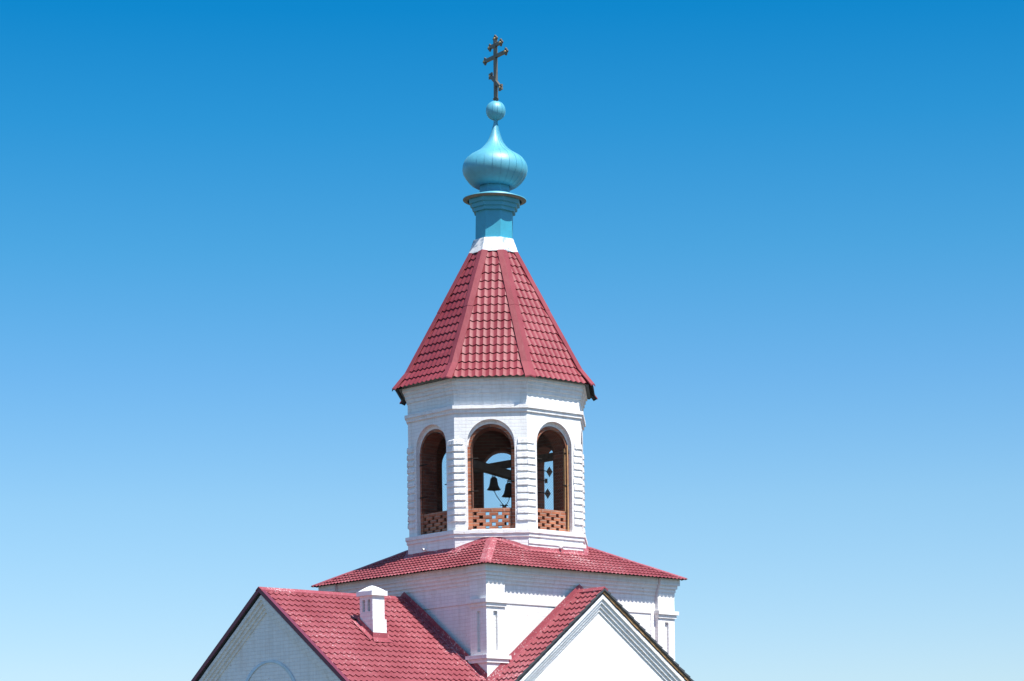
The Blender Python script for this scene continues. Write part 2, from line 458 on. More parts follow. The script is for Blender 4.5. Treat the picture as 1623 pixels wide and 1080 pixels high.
b.box((.40, -.155, 8.98), (.425, -.105, 10.35), fr); b.box((.445, -.095, 8.56), (.47, -.075, 10.42), fr)
b.build('timber_batten', M['raw_timber'], church)
fr = frame(0, AP); b = MB(); b.box((-.50, .01, 8.508), (-.43, .075, 8.565), fr)
b.build('loose_brick', M['red_brick'], church)
# drain spouts in the plinth
for a, u, z in ((-45, -.18, 8.20), (45, .10, 8.17)):
    fr = frame(a, 2.062*C8); b = MB(); b.tube([fr @ Vector((u, -.05, z+.01)), fr @ Vector((u, .10, z-.012))], .027, 12, cap=False)
    b.tube([fr @ Vector((u, .10, z-.012)), fr @ Vector((u, -.05, z+.01))], .021, 12, cap=False)
    b.build('drain_spout', M['white_paint'], church)
# big timber beams from pier to pier
def beam(p, q, wd, ht):
    p, q = Vector(p), Vector(q); b = MB()
    d = (q-p).normalized(); t = Vector((-d.y, d.x, 0)).normalized()
    L = (q-p).length; n = 8
    for i in range(n):
        a, c = p + d*L*i/n, p + d*L*(i+1)/n
        for (s1, h1), (s2, h2) in (((-1,-1),(1,-1)), ((1,-1),(1,1)), ((1,1),(-1,1)), ((-1,1),(-1,-1))):
            f = lambda o, s_, h_: jit(o + t*s_*wd/2 + Vector((0, 0, h_*ht/2)), .008, 4)
            b.quad(f(a, s1, h1), f(c, s1, h1), f(c, s2, h2), f(a, s2, h2))
    b.build('bell_beam', M['dark_timber'], church)
IW = RZ.inverted()
def wl(x, y, z): return IW @ Vector((x, y, z))        # world -> church frame
beam(wl(-.78, -1.60, 10.03), wl(.78, 1.60, 10.03), .17, .17)
beam(wl(1.62, -.84, 10.27), wl(-.60, 1.50, 10.27), .15, .15)

# ---- tiles
def tile_face(mb, poly, n, up, o, wave=.148, step=.216, A=.016, S_=.022, base=.012, phase=0., cols=8, scal=.026):
    """metal tile sheet: poly (3D, on the plane through o with normal n), up = up-slope unit vector"""
    n = Vector(n).normalized(); up = Vector(up).normalized(); t = up.cross(n).normalized(); o = Vector(o)
    P2 = [((Vector(p)-o).dot(t), (Vector(p)-o).dot(up)) for p in poly]
    a0 = min(p[0] for p in P2) - wave; a1 = max(p[0] for p in P2) + wave; b1 = max(p[1] for p in P2); b0 = min(p[1] for p in P2)
    a0 = math.floor(a0/wave)*wave; nc = int(math.ceil((a1-a0)/wave))*cols
    k0 = int(math.floor(b0/step + 1e-6)); k1 = int(math.ceil(b1/step - 1e-6))
    bm = bmesh.new(); rows = []
    def hw(a):
        x = 1 - abs(math.sin(math.pi*(a/wave + phase))); return A*(x**0.8)
    for k in range(k0, k1):
        for (bb, hh) in ((k*step - .004, S_), (k*step + step*.45, S_*.6), ((k+1)*step - .006, 0)):
            row = []
            for c in range(nc+1):
                a = a0 + (a1-a0)*c/nc if False else a0 + c*wave/cols
                p = o + t*a + up*(bb + scal*(hw(a)/A - .35)*(.3 if hh and hh < S_ else 1))
                w1 = noise.noise(p*1.7)*.006 + noise.noise(Vector((k*3.1, a*2.2, 1)))*.003
                row.append(bm.verts.new(p + n*(base + hh + hw(a)*(1.0) + w1)))
            rows.append(row)
    for r0, r1 in zip(rows, rows[1:]):
        for c in range(nc):
            bm.faces.new((r0[c], r1[c], r1[c+1], r0[c+1]))
    # clip to the polygon
    cx = sum(p[0] for p in P2)/len(P2); cy = sum(p[1] for p in P2)/len(P2)
    cen = o + t*cx + up*cy
    for i in range(len(poly)):
        p, q = Vector(poly[i]), Vector(poly[(i+1) % len(poly)])
        if (p-q).length < 1e-4: continue
        e = (q-p).normalized(); pn = e.cross(n)
        if pn.dot(cen-p) > 0: pn = -pn
        if abs(((p-o).dot(up))) < 1e-3 and abs(((q-o).dot(up))) < 1e-3: p = p - up*.01   # leave the eave lip whole
        bmesh.ops.bisect_plane(bm, geom=bm.verts[:]+bm.edges[:]+bm.faces[:], plane_co=p, plane_no=pn, clear_outer=True, dist=1e-5)
    bm.normal_update()
    flip = sum((f.normal.dot(n))*f.calc_area() for f in bm.faces) < 0
    bm.verts.index_update()
    i0 = len(mb.v); mb.v += [v.co.copy() for v in bm.verts]
    for f in bm.faces:
        ix = [i0+v.index for v in f.verts]
        if flip: ix.reverse()
        mb.f.append(tuple(ix)); mb.sm.append(False)
    bm.free()
def strip(mb, p, q, d1, d2, lift=(0, 0, .05), th=.012):
    """folded cap along the line p-q: wings d1 and d2 (vectors), raised by lift"""
    p, q, d1, d2, l = map(Vector, (p, q, d1, d2, lift))
    n = max(2, int((q-p).length/.35)); e = (q-p)/n
    for i in range(n):
        a, b = p + e*i + l, p + e*(i+1) + l
        j = lambda v: jit(v, .006, 2.5)
        a1, b1, a2, b2 = j(a+d1), j(b+d1), j(a+d2), j(b+d2); a, b = j(a), j(b)
        for qd in ((a, b, b1, a1), (b, a, a2, b2)):
            nn = (qd[1]-qd[0]).cross(qd[2]-qd[0])
            if nn.z < 0: qd = tuple(reversed(qd))
            mb.quad(*qd)
        # turned-down edges so the cap has thickness
        dn = Vector((0, 0, -.03))
        mb.quad(a1, b1, b1+dn, a1+dn); mb.quad(b2, a2, a2+dn, b2+dn)
        if i in (0, n-1):
            e0, e1, e2 = ((a, a1, a2) if i == 0 else (b, b2, b1))
            mb.quad(e0, e1, e1+dn, e0+dn); mb.quad(e2, e0, e0+dn, e2+dn)

# ---- tent roof
RT, ZT, RF, ZF, RU, ZU = 2.255, 11.728, 2.017, 12.09, .51, 14.80
tt = MB()
for k in range(8):
    A, B = od(45*k-22.5), od(45*k+22.5)
    RK = RT if k in (0, 1) else RT + .05
    for (r0, z0, r1, z1, ph) in ((RK, ZT, RF, ZF, 0), (RF, ZF, RU, ZU, 0)):
        a0, b0, b1, a1 = A*r0+Vector((0,0,z0)), B*r0+Vector((0,0,z0)), B*r1+Vector((0,0,z1)), A*r1+Vector((0,0,z1))
        n = (b0-a0).cross(a1-a0).normalized(); up = ((a1+b1)-(a0+b0)).normalized()
        if n.dot(od(45*k)) < 0: n = -n
        stp = (Vector(a1+b1)-(a0+b0)).length/2/(2 if r0 == RK else 14)
        tile_face(tt, [a0, b0, b1, a1], n, up, (a0+b0)/2, step=stp, phase=.07*k)
tent = tt.build('tent_roof', M['tile'], church)
for k in range(8):
    A = od(45*k+22.5); tdir = Vector((-A.y, A.x, 0)); hb = MB()
    xo = .045 if k == 0 else .085
    hseg = 0
    for (r0, z0, r1, z1) in ((RT+xo, ZT-.012, RF+.01, ZF), (RF+.01, ZF, (RF+RU)/2, (ZF+ZU)/2), ((RF+RU)/2, (ZF+ZU)/2, RU+.02, ZU-.035)):
        p, q = A*r0 + Vector((0, 0, z0)), A*r1 + Vector((0, 0, z1))
        up = (q-p).normalized()
        # wings lie on the neighbouring faces
        ws = []
        for sgn in (-1, 1):
            nn = od(45*k+22.5+sgn*22.5); sl = (z1-z0)/((r0-r1)*C8)
            fn = Vector((nn.x*sl, nn.y*sl, 1)).normalized()
            wv = fn.cross(up); wv = wv if wv.dot(tdir)*sgn > 0 else -wv
            ws.append(wv.normalized()*.125)
        outn = (A*((z1-z0)/(r0-r1)) + Vector((0, 0, 1))).normalized()
        lift = .048 + .007*hseg; hseg += 1
        strip(hb, p - up*(.03 if hseg > 1 else 0), q, ws[0], ws[1], outn*lift)
    hb.build('hip_flashing', M['flash'], tent)
# slim gutterless eave edge: dark lining under the overhang
ev = MB(); oct_profile(ev, [(2.12, 11.74), (2.235, 11.73)], 1, 0); 
for f in list(range(len(ev.f))): ev.f[f] = tuple(reversed(ev.f[f]))
ev.build('eave_lining', M['soffit'], tent)

# ---- collar, drum, ring, onion dome, ball, cross; the whole top leans slightly
LEAN = Matrix.Translation((0, 0, 14.9)) @ Matrix.Rotation(R(1.45), 4, wl(0, 1, 0).normalized()) @ Matrix.Translation((0, 0, -14.9))
cl = MB(); oct_profile(cl, [(.592, 14.765), (.585, 14.79), (.47, 15.09), (.42, 15.095)], 6, .006, 6)
cl.build('sheet_collar', M['collar'], church)
dr = MB(); oct_profile(dr, [(.432, 15.07), (.432, 15.72)], 1, 0)
drum = dr.build('dome_drum', M['teal'], church, LEAN)
rg = MB()
oct_profile(rg, [(.432, 15.700), (.485, 15.702), (.492, 15.775), (.532, 15.784), (.54, 15.862), (.585, 15.874), (.60, 15.975)], 1, 0)
rg.build('stepped_moulding', M['teal'], drum, LEAN)
rg = MB(); rg.lathe([(.60, 15.955), (.700, 15.985)], 48)
for i in range(len(rg.f)): rg.f[i] = tuple(reversed(rg.f[i]))
rg.build('ring_underside', M['zinc_under'], drum, LEAN, )
rg = MB(); rg.lathe([(.700, 15.985), (.703, 15.998), (.33, 16.135)], 48); rg.build('ring_cover', M['teal_pale'], drum, LEAN)
nk = MB(); oct_profile(nk, [(.352, 16.12), (.352, 16.36)], 1, 0)
nk.build('dome_neck', M['teal'], drum, LEAN)
px = lambda y: (1347 - y)/72 + 1.7
prof = [(.335, px(296.5)), (.42, px(297.5)), (.50, px(294.5)), (.575, px(289.5)), (.645, px(283)), (.692, px(277)), (.712, px(270.5)), (.705, px(264)),
        (.672, px(257.5)), (.62, px(252.5)), (.545, px(248)), (.45, px(244)), (.37, px(240.5)), (.30, px(236.5)), (.235, px(231.5)), (.175, px(226)), (.13, px(219)),
        (.098, px(212.5)), (.073, px(206)), (.055, px(200)), (.042, px(196)), (.042, px(186))]
dm = MB(); dm.lathe(prof, 24, seam=.009)
dm.build('onion_dome', M['teal_pale'], church, LEAN)
bl = MB(); rb = 15.3/72; zc = px(175.8)
bl.lathe([(rb*math.cos(t), zc + rb*math.sin(t)) for t in [R(-88 + 176*i/18) for i in range(19)]], 12, seam=.008)
bl.build('dome_ball', M['teal_pale'], church, LEAN)

top = LEAN @ Vector((0, 0, px(160)))
LX = Matrix.Translation(top) @ Matrix.Rotation(R(.2), 4, wl(0, 1, 0).normalized())
cr = MB()
dirb = wl(math.sin(R(33)), -math.cos(R(33)), 0)          # crossbar direction, right end nearer the camera
nrm = Vector((-dirb.y, dirb.x, 0))
def CF(o, ang=0):     # frame: x along the bar, y through, z up, tilted by ang in the plane of the cross
    X = dirb*math.cos(ang) + Vector((0, 0, 1))*math.sin(ang); Z = -dirb*math.sin(ang) + Vector((0, 0, 1))*math.cos(ang)
    m = Matrix(((X.x, nrm.x, Z.x, o[0]), (X.y, nrm.y, Z.y, o[1]), (X.z, nrm.z, Z.z, o[2]), (0, 0, 0, 1))); return LX @ m
Hc = 1.44; hwid = .034
cr.box((-hwid, -hwid, .02), (hwid, hwid, Hc-.08), CF((0, 0, 0)))
cr.tube([LX @ Vector((0, 0, -.06)), LX @ Vector((0, 0, .06))], .05, 10)
cr.tube([LX @ Vector((0, 0, .03)), LX @ Vector((0, 0, .05))], .065, 10)
mast = cr.build('cross', M['cross'], church)
def finial(mb, gb, F, s):
    """trefoil end at the +x end of frame F"""
    for (x, z, a) in ((.045, 0, 0), (0, .05, 90), (0, -.05, 90)):
        c0 = Vector((x*s/abs(s), 0, z))
        d = .030
        pts = [(c0.x+d*1.25, c0.z), (c0.x, c0.z+d*1.25), (c0.x-d*1.1, c0.z), (c0.x, c0.z-d*1.25)]
        P = [F @ Vector((s*0+u, -.02, v)) for u, v in pts]; e = (F.to_3x3() @ Vector((0, .04, 0)))
        mb.prism(P, e)
    gb.tube([F @ Vector((0, -.045, 0)), F @ Vector((0, .045, 0))], .022, 8)
for (z, half, ang) in ((1.225, .21, 0), (.975, .41, 0), (.42, .255, R(-42))):
    cb = MB()
    cb.box((-half, -hwid*.92, -hwid), (half, hwid*.92, hwid), CF((0, 0, z), ang))
    for s in (-1, 1):
        Fe = CF((0, 0, z), ang) @ Matrix.Translation((s*(half+.01), 0, 0))
        gb = MB(); finial(cb, gb, Fe, s); gb.build('gilt_rosette', M['gilt'], mast)
    cb.build('crossbar', M['cross'], mast)
cb = MB(); gb = MB(); finial(cb, gb, CF((0, 0, Hc-.07), R(90)), 1); cb.build('cross_finial', M['cross'], mast); gb.build('gilt_rosette', M['gilt'], mast)

# ---- tower base (square)
PB, WB = 2.73, 2.64
Rz = lambda k: Matrix.Rotation(R(90*k), 4, 'Z')
def rect_hole(mb, F, u0, u1, z0, z1, a0, a1, c0, c1, y, dep):
    """panel at depth y in frame F (x right, y outward) with a recess a0..a1 x c0..c1 of depth dep"""
    q = lambda *p: mb.quad(*[F @ Vector(s) for s in p])
    for (ua, ub, za, zb) in ((u0, a0, z0, z1), (a1, u1, z0, z1), (a0, a1, z0, c0), (a0, a1, c1, z1)):
        q((ua, y, za), (ub, y, za), (ub, y, zb), (ua, y, zb))
    d = y - dep
    q((a0, d, c0), (a1, d, c0), (a1, d, c1), (a0, d, c1))
    q((a0, y, c0), (a0, d, c0), (a0, d, c1), (a0, y, c1)); q((a1, d, c0), (a1, y, c0), (a1, y, c1), (a1, d, c1))
    q((a0, y, c0), (a1, y, c0), (a1, d, c0), (a0, d, c0)); q((a0, d, c1), (a1, d, c1), (a1, y, c1), (a0, y, c1))
bw = MB(); PIL = {(a_, b_): MB() for a_ in (-1, 1) for b_ in (-1, 1)}
for k in range(4):
    F = frame(45+90*k, 0)
    rect_hole(bw, F, -PB+.2, PB-.2, 0, 7.22, -2.12, 2.10, 5.0, 6.80, WB, .02)
    # corbelled courses below the eave
    for i, (z0, y) in enumerate(((7.20, WB+.025), (7.275, WB+.055), (7.35, WB+.085), (7.425, WB+.12))):
        bw.box((-2.215, WB-.05, z0), (2.215, y, z0+.077 if i < 3 else 7.575), F)
    for s in (-1, 1):
        u0, u1 = sorted((s*2.22, s*PB))
        cc = F @ Vector((s*PB, PB, 0)); pi = PIL[(1 if cc.x > 0 else -1, 1 if cc.y > 0 else -1)]
        m = (u0+u1)/2 + s*.01
        rect_hole(pi, F, u0, u1, 0, 7.2, m-.055, m+.055, 5.78, 6.62, PB, .055)
        pi.quad(*[F @ Vector(p) for p in ((s*2.22, WB-.01, 0), (s*2.22, PB, 0), (s*2.22, PB, 7.2), (s*2.22, WB-.01, 7.2))][::(-1 if s > 0 else 1)])
base = bw.build('tower_base_wall', M['white_brick'], church)
for sx in (-1, 1):
    for sy in (-1, 1):
        pi = PIL[(sx, sy)]
        def slab(inn, out, z0, z1):
            x = sorted((sx*(2.22-inn), sx*(PB+out))); y = sorted((sy*(2.22-inn), sy*(PB+out)))
            pi.box((x[0], y[0], z0), (x[1], y[1], z1))
        slab(.035, .07, 6.785, 6.865); slab(.015, .032, 6.708, 6.783)
        slab(.10, .07, 5.63, 5.705); slab(.06, .035, 5.55, 5.628)
        slab(.0, .006, 7.20, 7.272); slab(.0, .022, 7.275, 7.347); slab(.0, .05, 7.35, 7.422); slab(.0, .09, 7.425, 7.565)
for pi in PIL.values(): pi.build('corner_pilaster', M['white_brick'], base)

EH, EZ, SL = 2.94, 7.525, .49
zr = lambda x, y: EZ + SL*(EH - max(abs(x), abs(y)))
br = MB()
for k in range(4):
    Q = Rz(k); s = 1.30
    P = [Q @ Vector(p) for p in ((EH, -EH, EZ), (EH, EH, EZ), (s, s, EZ+SL*(EH-s)), (s, -s, EZ+SL*(EH-s)))]
    n = Q @ Vector((SL, 0, 1)).normalized(); up = Q @ Vector((-1, 0, SL)).normalized()
    tile_face(br, P, n, up, Q @ Vector((EH, 0, EZ)), wave=.115, step=.172, A=.018, S_=.032, scal=.024, phase=.3*k)
broof = br.build('tower_base_roof', M['tile_dusty'], church)
for k in range(4):
    Q = Rz(k); hb = MB()
    p = Vector((EH-.005, EH-.005, EZ+.004)); q = Vector((1.42, 1.42, zr(1.42, 1.42)))
    d1 = Vector((-.165, .0, .082)).normalized()*.17; d1 = Vector((.0, -.17, .0)); d2 = Vector((-.17, 0, 0))
    # wings: on the face x=const the height depends on x only, so a wing along y is level
    strip(hb, Q @ p, Q @ q, Q @ d1, Q @ d2, Vector((0, 0, .062)))
    hb.build('hip_flashing', M['flash_dusty'], broof)
# upstand and apron round the belfry foot
us = MB()
AU = 2.045*C8 + .018
for k in range(8):
    n = od(45*k); t = Vector((-n.y, n.x, 0)); W = AU*T8
    ns_ = 12
    for i in range(ns_):
        cols = []
        for c in (i, i+1):
            u = -W + 2*W*c/ns_
            b0 = n*AU + t*u; z = zr(b0.x, b0.y)
            wob = .012*noise.noise(b0*6)
            o = b0 + (n*.10 + t*(.10*T8*u/W)); zo = zr(o.x, o.y)
            cols.append((Vector((b0.x, b0.y, z+.115+wob)), Vector((b0.x, b0.y, z+.06)) + n*.012, Vector((o.x, o.y, zo+.055)), Vector((o.x, o.y, zo+.01))))
        A_, B_ = cols
        for j in range(3): us.quad(A_[j], A_[j+1], B_[j+1], B_[j])
us.build('upstand_flashing', M['flash_dusty'], broof)

# ---- gabled arms
def arm(k, L, zr_, sn, sp, off, half, wall_in, roofm, name_, verge_flash, ph=0.):
    """arm along local +X turned by k quarter turns, ridge shifted sideways by off; sn, sp: slopes of the two sides"""
    Q = Rz(k); V = lambda x, y, z: Q @ Vector((x, y+off, z))
    HE = 3.05
    SLP = {-1: sn, 1: sp}
    zf = lambda y: zr_ - (sp if y > 0 else sn)*abs(y)
    rf = MB()
    for s in (-1, 1):
        sl = SLP[s]; ye, yc = s*HE - off, s*PB - off
        P = [V(PB-.005, 0, zr_), V(L, 0, zr_), V(L, ye, zf(ye)), V(HE, ye, zf(ye)), V(PB-.005, yc, zf(yc))]
        n = (Q @ Vector((0, s*sl, 1))).normalized(); up = (Q @ Vector((0, -s, sl))).normalized()
        tile_face(rf, P, n, up, V(PB, ye, zf(ye)), wave=.148, step=.205, A=.018, S_=.024, phase=ph, scal=.044)
    ro = rf.build(name_ + '_roof', roofm, church)
    rc = MB()
    strip(rc, V(PB, 0, zr_+.018), V(L+.01, 0, zr_+.018), Q @ Vector((0, .10, -.10*sp+.004)), Q @ Vector((0, -.10, -.10*sn+.004)), (0, 0, .046))
    rc.build('ridge_cap', M['flash_dusty'], ro)
    # upstand flashing on the tower wall
    for s in (-1, 1):
        uf = MB()
        pts = []; yend = s*(PB+.02) - off
        for i in range(15):
            y = yend*i/14; z = zf(y)
            hgt = .175 + .03*min(1, i/4)
            pts.append((V(PB+.012, y, z+hgt+.01*noise.noise(Vector((y*4, k, 0)))), V(PB+.016, y, z+.06), V(PB+.115, y, z+.062), V(PB+.13, y, z+.01)))
        for A_, B_ in zip(pts, pts[1:]):
            for j in range(3):
                qd = [A_[j], A_[j+1], B_[j+1], B_[j]]
                if s < 0: qd.reverse()
                uf.quad(*qd)
        uf.build('upstand_flashing', M['flash_dusty'], ro)
    Lw = L - wall_in
    for s in (-1, 1):
        vg = MB(); sf = MB(); wbd = MB()
        y1 = s*HE - off; z1 = zf(y1)
        sf.prism([V(Lw-.02, 0, zr_-.012), V(L-.012, 0, zr_-.012), V(L-.012, y1, z1-.012), V(Lw-.02, y1, z1-.012)], (0, 0, -.03))
        sf.build('soffit_board', M['old_board'] if not verge_flash else M['soffit'], ro)
        if verge_flash:
            vg.prism([V(L-.012, 0, zr_+.055), V(L+.006, 0, zr_+.055), V(L+.006, y1, z1+.055), V(L-.012, y1, z1+.055)], (0, 0, -.10))
            vg.prism([V(L-.09, 0, zr_+.058), V(L+.006, 0, zr_+.058), V(L+.006, y1, z1+.058), V(L-.09, y1, z1+.058)], (0, 0, -.012))
            vg.build('verge_flashing', M['verge'], ro)
        elif s > 0:
            n2 = 16
            for i in range(n2):
                ya, yb = y1*i/n2, y1*(i+1)/n2
                za, zb = zf(ya), zf(yb)
                wbd.prism([V(L-.05, ya, za-.035), V(L-.05, yb, zb-.035), V(L-.05, yb, zb-.068-random.uniform(0, .016)), V(L-.05, ya, za-.068-random.uniform(0, .016))], Q @ Vector((.025, 0, 0)))
            wbd.build('verge_board', M['raw_timber'], ro)
        if not verge_flash:
            # grey cut edge of the sheets, stepping from tile to tile
            te = MB(); st = .205; n = Vector((0, s*SLP[s], 1)).normalized(); upv = Vector((0, -s, SLP[s])).normalized()
            tot = math.hypot(y1, zf(0)-z1); m_ = int(tot/st)+1
            for i in range(m_):
                b0, b1 = i*st, min((i+1)*st, tot)
                o = Vector((L, y1, z1))
                P = [o+upv*b0+n*.046, o+upv*b1+n*.020, o+upv*b1+n*-.016, o+upv*b0+n*-.006]
                te.prism([Q @ (p + Vector((0, off, 0))) for p in P], Q @ Vector((.006, 0, 0)))
            te.build('sheet_edge', M['soffit'], ro)
    wl_ = MB(); h = half
    yn, yp = -h-off, h-off; dz = -.045
    wl_.quad(V(Lw, yn, 0), V(Lw, yp, 0), V(Lw, yp, zf(yp)+dz), V(Lw, 0, zr_+dz), V(Lw, yn, zf(yn)+dz))
    for s, yy in ((-1, yn), (1, yp)):
        qd = [V(PB-.1, yy, 0), V(Lw, yy, 0), V(Lw, yy, zf(yy)+dz), V(PB-.1, yy, zf(yy)+dz)]
        if s > 0: qd.reverse()
        wl_.quad(*qd)
    wo_ = wl_.build(name_ + '_wall', M['white_brick'], church)
    cn = MB()
    offs = [.10, .19, .275, .36, .445]
    for i in range(4):
        o0, o1 = offs[i], offs[i+1]; pr = wall_in*.80 - i*wall_in*.20
        for s in (-1, 1):
            n2 = 16; ye = s*2.78 - off
            for j in range(n2):
                ya, yb = ye*j/n2, ye*(j+1)/n2
                A_, B_ = V(Lw-.01, ya, zf(ya)-o1), V(Lw-.01, yb, zf(yb)-o1)
                ra, rb_ = [pr + .006*noise.noise(Vector((y*5, i*3.3, k))) for y in (ya, yb)]
                ex = Q @ Vector((1, 0, 0)); up_ = Vector((0, 0, o1-o0))
                front = [A_+ex*ra, B_+ex*rb_, B_+ex*rb_+up_, A_+ex*ra+up_]
                bot = [A_, B_, B_+ex*rb_, A_+ex*ra]
                topq = [A_+ex*ra+up_, B_+ex*rb_+up_, B_+up_, A_+up_]
                for qd in (front, bot, topq):
                    if s < 0: qd = qd[::-1]
                    cn.quad(*qd)
    cn.build('raking_cornice', M['white_brick'], wo_)
    return wo_, ro, Lw, V
wallL, roofL, LwL, VL = arm(-1, 6.545, 7.045, .72, .725, .08, 2.78, .20, M['tile_dusty'], 'nave', True, .15)
wallR, roofR, LwR, VR = arm(0, 3.51, 7.13, .80, .712, -.12, 2.78, .20, M['tile_dusty'], 'transept', False, .0)
# painted arch on the nave gable
ar = MB(); rA = 1.02; zc_ = 4.57
npt = 40
for i in range(npt):
    t0, t1 = math.pi*i/npt, math.pi*(i+1)/npt
    P = [VL(LwL+.0, (r)*math.cos(t), zc_ + r*math.sin(t)) for t, r in ((t0, rA-.022), (t1, rA-.022), (t1, rA+.022), (t0, rA+.022))]
    ar.prism(P, VL(.018, 0, 0))
ar.build('arch_moulding', M['blue_line'], wallL)

# ---- chimney on the nave roof
cx0, cx1, cy0, cy1 = 1.085, 1.505, -4.735, -4.425
ch = MB(); zt = 6.93
def ring_box(mb, x0, x1, y0, y1, z0, z1, amp=.004):
    P = [(x0, y0), (x1, y0), (x1, y1), (x0, y1)]
    nz_ = max(1, int((z1-z0)/.15))
    for j in range(nz_):
        za, zb = z0+(z1-z0)*j/nz_, z0+(z1-z0)*(j+1)/nz_
        for i in range(4):
            a, b = P[i], P[(i+1) % 4]; n_ = 3
            for q in range(n_):
                l = lambda f_: (a[0]+(b[0]-a[0])*f_, a[1]+(b[1]-a[1])*f_)
                p, r_ = l(q/n_), l((q+1)/n_)
                mb.quad(*[jit(Vector(v), amp, 9) for v in ((*p, za), (*r_, za), (*r_, zb), (*p, zb))])
# faces: -Y face carries two lattice vents
F = Matrix(((1, 0, 0, 0), (0, -1, 0, 0), (0, 0, 1, 0), (0, 0, 0, 1)))
def yq(y, x0_, x1_, z0_, z1_): ch.quad((x0_, y, z0_), (x1_, y, z0_), (x1_, y, z1_), (x0_, y, z1_))
w_ = cx1-cx0
vents = [(cx0+.085, cx0+.17), (cx0+.255, cx0+.34)]
vz0, vz1 = 6.60, 6.84
xs = [cx0, vents[0][0], vents[0][1], vents[1][0], vents[1][1], cx1]
for i in range(5):
    if i in (1, 3):
        yq(cy0, xs[i], xs[i+1], 5.9, vz0); yq(cy0, xs[i], xs[i+1], vz1, zt)
        a, b = xs[i], xs[i+1]; d = cy0+.09
        ch.quad((a, cy0, vz0), (a, d, vz0), (a, d, vz1), (a, cy0, vz1)); ch.quad((b, d, vz0), (b, cy0, vz0), (b, cy0, vz1), (b, d, vz1))
        ch.quad((a, cy0, vz0), (b, cy0, vz0), (b, d, vz0), (a, d, vz0)); ch.quad((a, d, vz1), (b, d, vz1), (b, cy0, vz1), (a, cy0, vz1))
        for j in range(3):
            zz = vz0 + .045 + j*.06; ch.box((a, cy0+.045, zz), (b, cy0+.07, zz+.014))
    else: yq(cy0, xs[i], xs[i+1], 5.9, zt)
ch.quad((cx1, cy0, 5.7), (cx1, cy1, 5.7), (cx1, cy1, zt), (cx1, cy0, zt))
ch.quad((cx1, cy1, 5.7), (cx0, cy1, 5.7), (cx0, cy1, zt), (cx1, cy1, zt))
ch.quad((cx0, cy1, 5.7), (cx0, cy0, 5.7), (cx0, cy0, zt), (cx0, cy1, zt))
chim = ch.build('chimney', M['white_brick'], church)
vb = MB()
for a, b in vents: vb.quad((a, cy0+.088, vz0), (b, cy0+.088, vz0), (b, cy0+.088, vz1), (a, cy0+.088, vz1))  # dark sheet painted in for the shade deep in the vent slots
vb.build('vent', M['iron'], chim)
fb = MB(); ring_box(fb, cx0-.03, cx1+.02, cy0-.01, cy1+.035, 5.7, 6.44)
fb.quad(*[Vector(p) for p in ((cx0-.03, cy0-.01, 6.44), (cx1+.02, cy0-.01, 6.44), (cx1+.02, cy1+.035, 6.44), (cx0-.03, cy1+.035, 6.44))])
fb.build('chimney_foot', M['white_brick'], chim)
cp = MB(); o_ = .048
ring_box(cp, cx0-o_, cx1+o_, cy0-o_, cy1+o_, zt-.01, zt+.085, .006)
cp.quad((cx0-o_, cy1+o_, zt-.01), (cx1+o_, cy1+o_, zt-.01), (cx1+o_, cy0-o_, zt-.01), (cx0-o_, cy0-o_, zt-.01))
mx, my = (cx0+cx1)/2, (cy0+cy1)/2; hx, hy = w_/2+o_, (cy1-cy0)/2+o_
lv = [(1, .07), (.88, .09), (.66, .128), (.42, .165), (.18, .195), (.0, .21)]
for (s0, h0), (s1, h1) in zip(lv, lv[1:]):
    P0 = [(mx-hx*s0, my-hy*s0), (mx+hx*s0, my-hy*s0), (mx+hx*s0, my+hy*s0), (mx-hx*s0, my+hy*s0)]
    P1 = [(mx-hx*s1, my-hy*s1), (mx+hx*s1, my-hy*s1), (mx+hx*s1, my+hy*s1), (mx-hx*s1, my+hy*s1)]
    for i in range(4):
        j = (i+1) % 4
        cp.quad((*P0[i], zt+h0), (*P0[j], zt+h0), (*P1[j], zt+h1), (*P1[i], zt+h1))
cp.build('chimney_cap', M['white_paint'], chim)
# flashing: upstand and skirt
rfz = lambda x: 7.045 - .725*(x - .08)
cf = MB(); g_ = .012
X0, X1, Y0_, Y1_ = cx0-.03-g_, cx1+.02+g_, cy0-.01-g_, cy1+.035+g_
sk = .13
def cq(*p):
    cf.quad(*[Vector(q) for q in p])
cq((X1, Y0_, rfz(X1)+.04), (X1, Y1_, rfz(X1)+.04), (X1, Y1_, rfz(X1)+.17), (X1, Y0_, rfz(X1)+.17))
for (y, sg) in ((Y0_, -1), (Y1_, 1)):
    q_ = [(X0, y, rfz(X0)+.04), (X1, y, rfz(X1)+.04), (X1, y, rfz(X1)+.17), (X0, y, rfz(X0)+.17)]
    if sg > 0: q_.reverse()
    cq(*q_)
    q_ = [(X0-.05, y+sg*sk, rfz(X0-.05)+.062), (X1+.08, y+sg*sk, rfz(X1+.08)+.062), (X1, y, rfz(X1)+.066), (X0, y, rfz(X0)+.066)]
    if sg > 0: q_.reverse()
    cq(*q_)
cq((X1+sk, Y0_-sk*.6, rfz(X1+sk)+.062), (X1+sk, Y1_+sk*.6, rfz(X1+sk)+.062), (X1, Y1_, rfz(X1)+.066), (X1, Y0_, rfz(X1)+.066))
cq((X0-sk, Y0_-sk*.6, rfz(X0-sk)+.12), (X0, Y0_, rfz(X0)+.10), (X0, Y1_, rfz(X0)+.10), (X0-sk, Y1_+sk*.6, rfz(X0-sk)+.12))
cf.build('chimney_flashing', M['flash_dusty'], chim)

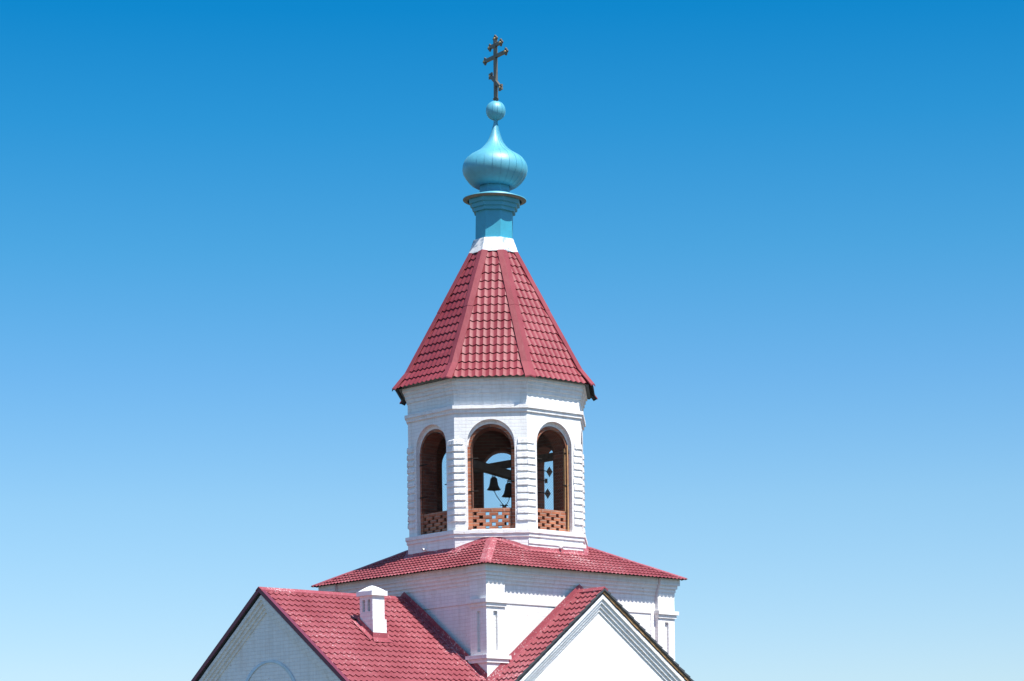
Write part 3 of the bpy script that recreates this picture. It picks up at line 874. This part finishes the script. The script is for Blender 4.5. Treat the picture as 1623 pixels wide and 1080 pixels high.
# ------------------------------------------------------------------ bells, ropes, post, plates (things of their own)
def bell(name, label, x, y, ztop, zbot, dia, grp):
    H = ztop - zbot
    t = thing(name, label, 'bell', (x, y, zbot), 0, grp)
    b = MB(); r = dia/2
    pr = [(r*.90, .012), (r, 0), (r, .02), (r*.90, H*.10), (r*.74, H*.24), (r*.63, H*.42), (r*.56, H*.62), (r*.52, H*.80), (r*.44, H*.90), (r*.25, H*.97), (0.004, H)]
    b.lathe(pr, 28); b.lathe([(r*.5, H*.8), (r*.62, H*.3), (r*.90, .012)], 28)
    b.build('bell_body', M['bronze'], t)
    c = MB()
    c.tube([(-.03, 0, H-.01), (-.03, 0, H+.05), (0, 0, H+.07), (.03, 0, H+.05), (.03, 0, H-.01)], .011, 6)
    c.tube([(0, -.03, H-.01), (0, -.03, H+.04), (0, 0, H+.06), (0, .03, H+.04), (0, .03, H-.01)], .010, 6)
    c.build('bell_crown', M['bronze'], t)
    k = MB(); k.tube([(0, 0, H*.8), (.006, 0, .02)], .008, 6); k.tube([(.006, 0, .035), (.007, 0, .0), (.007, 0, -.03)], [.012, .024, .012], 8)
    k.build('clapper', M['iron'], t)
    h = MB(); h.tube([(-.012, 0, H+.05), (-.012, 0, H+.20)], .008, 6); h.build('hanging_strap', M['iron'], t)
    return t
bell('church_bell', 'dark bronze bell hanging left in the middle belfry opening, all of it in view', -.07, -.14, 9.89, 9.60, .30, 'bells under the belfry beam')
bell('church_bell', 'dark bronze bell hanging lower right in the middle opening, partly behind the brick jamb', .265, .54, 9.85, 9.54, .32, 'bells under the belfry beam')
def rope(label, pts, r=.008):
    b = MB(); b.tube(pts, r, 6); o = b.build('bell_rope', M['iron']); o['label'] = label; o['category'] = 'rope'; o['group'] = 'ropes from the bells to the post'
rope('dark rope from the left bell clapper down to the post', [(-.06, -.14, 9.57), (-.01, -.10, 9.47), (.06, -.03, 9.38), (.125, .08, 9.30)])
rope('short dark rope from the right bell clapper down to the post', [(.27, .54, 9.51), (.25, .42, 9.43), (.215, .25, 9.34), (.18, .13, 9.30)])
pt = thing('ringing_post', 'short dark post with crossbar standing behind the middle brick screen', 'post', (.155, .10, 8.49))
b = MB(); b.box((-.045, -.045, 0), (.045, .045, .78)); b.build('post', M['dark_timber'], pt)
b = MB(); b.tube([(-.095, 0, .805), (.085, 0, .795)], .012, 6); b.tube([(-.03, 0, .78), (-.03, 0, .83)], .012, 6); b.tube([(.04, 0, .78), (.04, 0, .83)], .012, 6); b.build('crossbar', M['iron'], pt)
def plate(label, x, y, z, s, rot, tilt):
    t = thing('metal_plate', label, 'metal plate', (x, y, z), R(rot), 'plates hanging in the belfry')
    b = MB(); d = s*.7071
    P = [Vector((d*math.cos(R(90*i+tilt))*.62, 0, d*math.sin(R(90*i+tilt)))) for i in range(4)]
    b.prism([p - Vector((0, .006, 0)) for p in P], (0, .012, 0)); b.build('plate', M['plate'], t)
    c = MB(); c.tube([(0, -.03, 0), (0, .03, 0)], .014, 8); c.build('boss', M['iron'], t)
    a = MB(); a.tube([(0, .02, .0), (-.13, .03, .03), (-.42, .12, .04)], .010, 6); a.build('bracket_arm', M['iron'], t)
plate('upper large diamond plate hanging in the right belfry opening', 1.155, -.10, 9.99, .165, 15, 0)
plate('small square plate between the two diamond plates of the right opening', 1.08, -.10, 9.79, .10, 15, 45)
plate('lower large diamond plate hanging in the right belfry opening', 1.11, -.10, 9.51, .165, 15, 0)
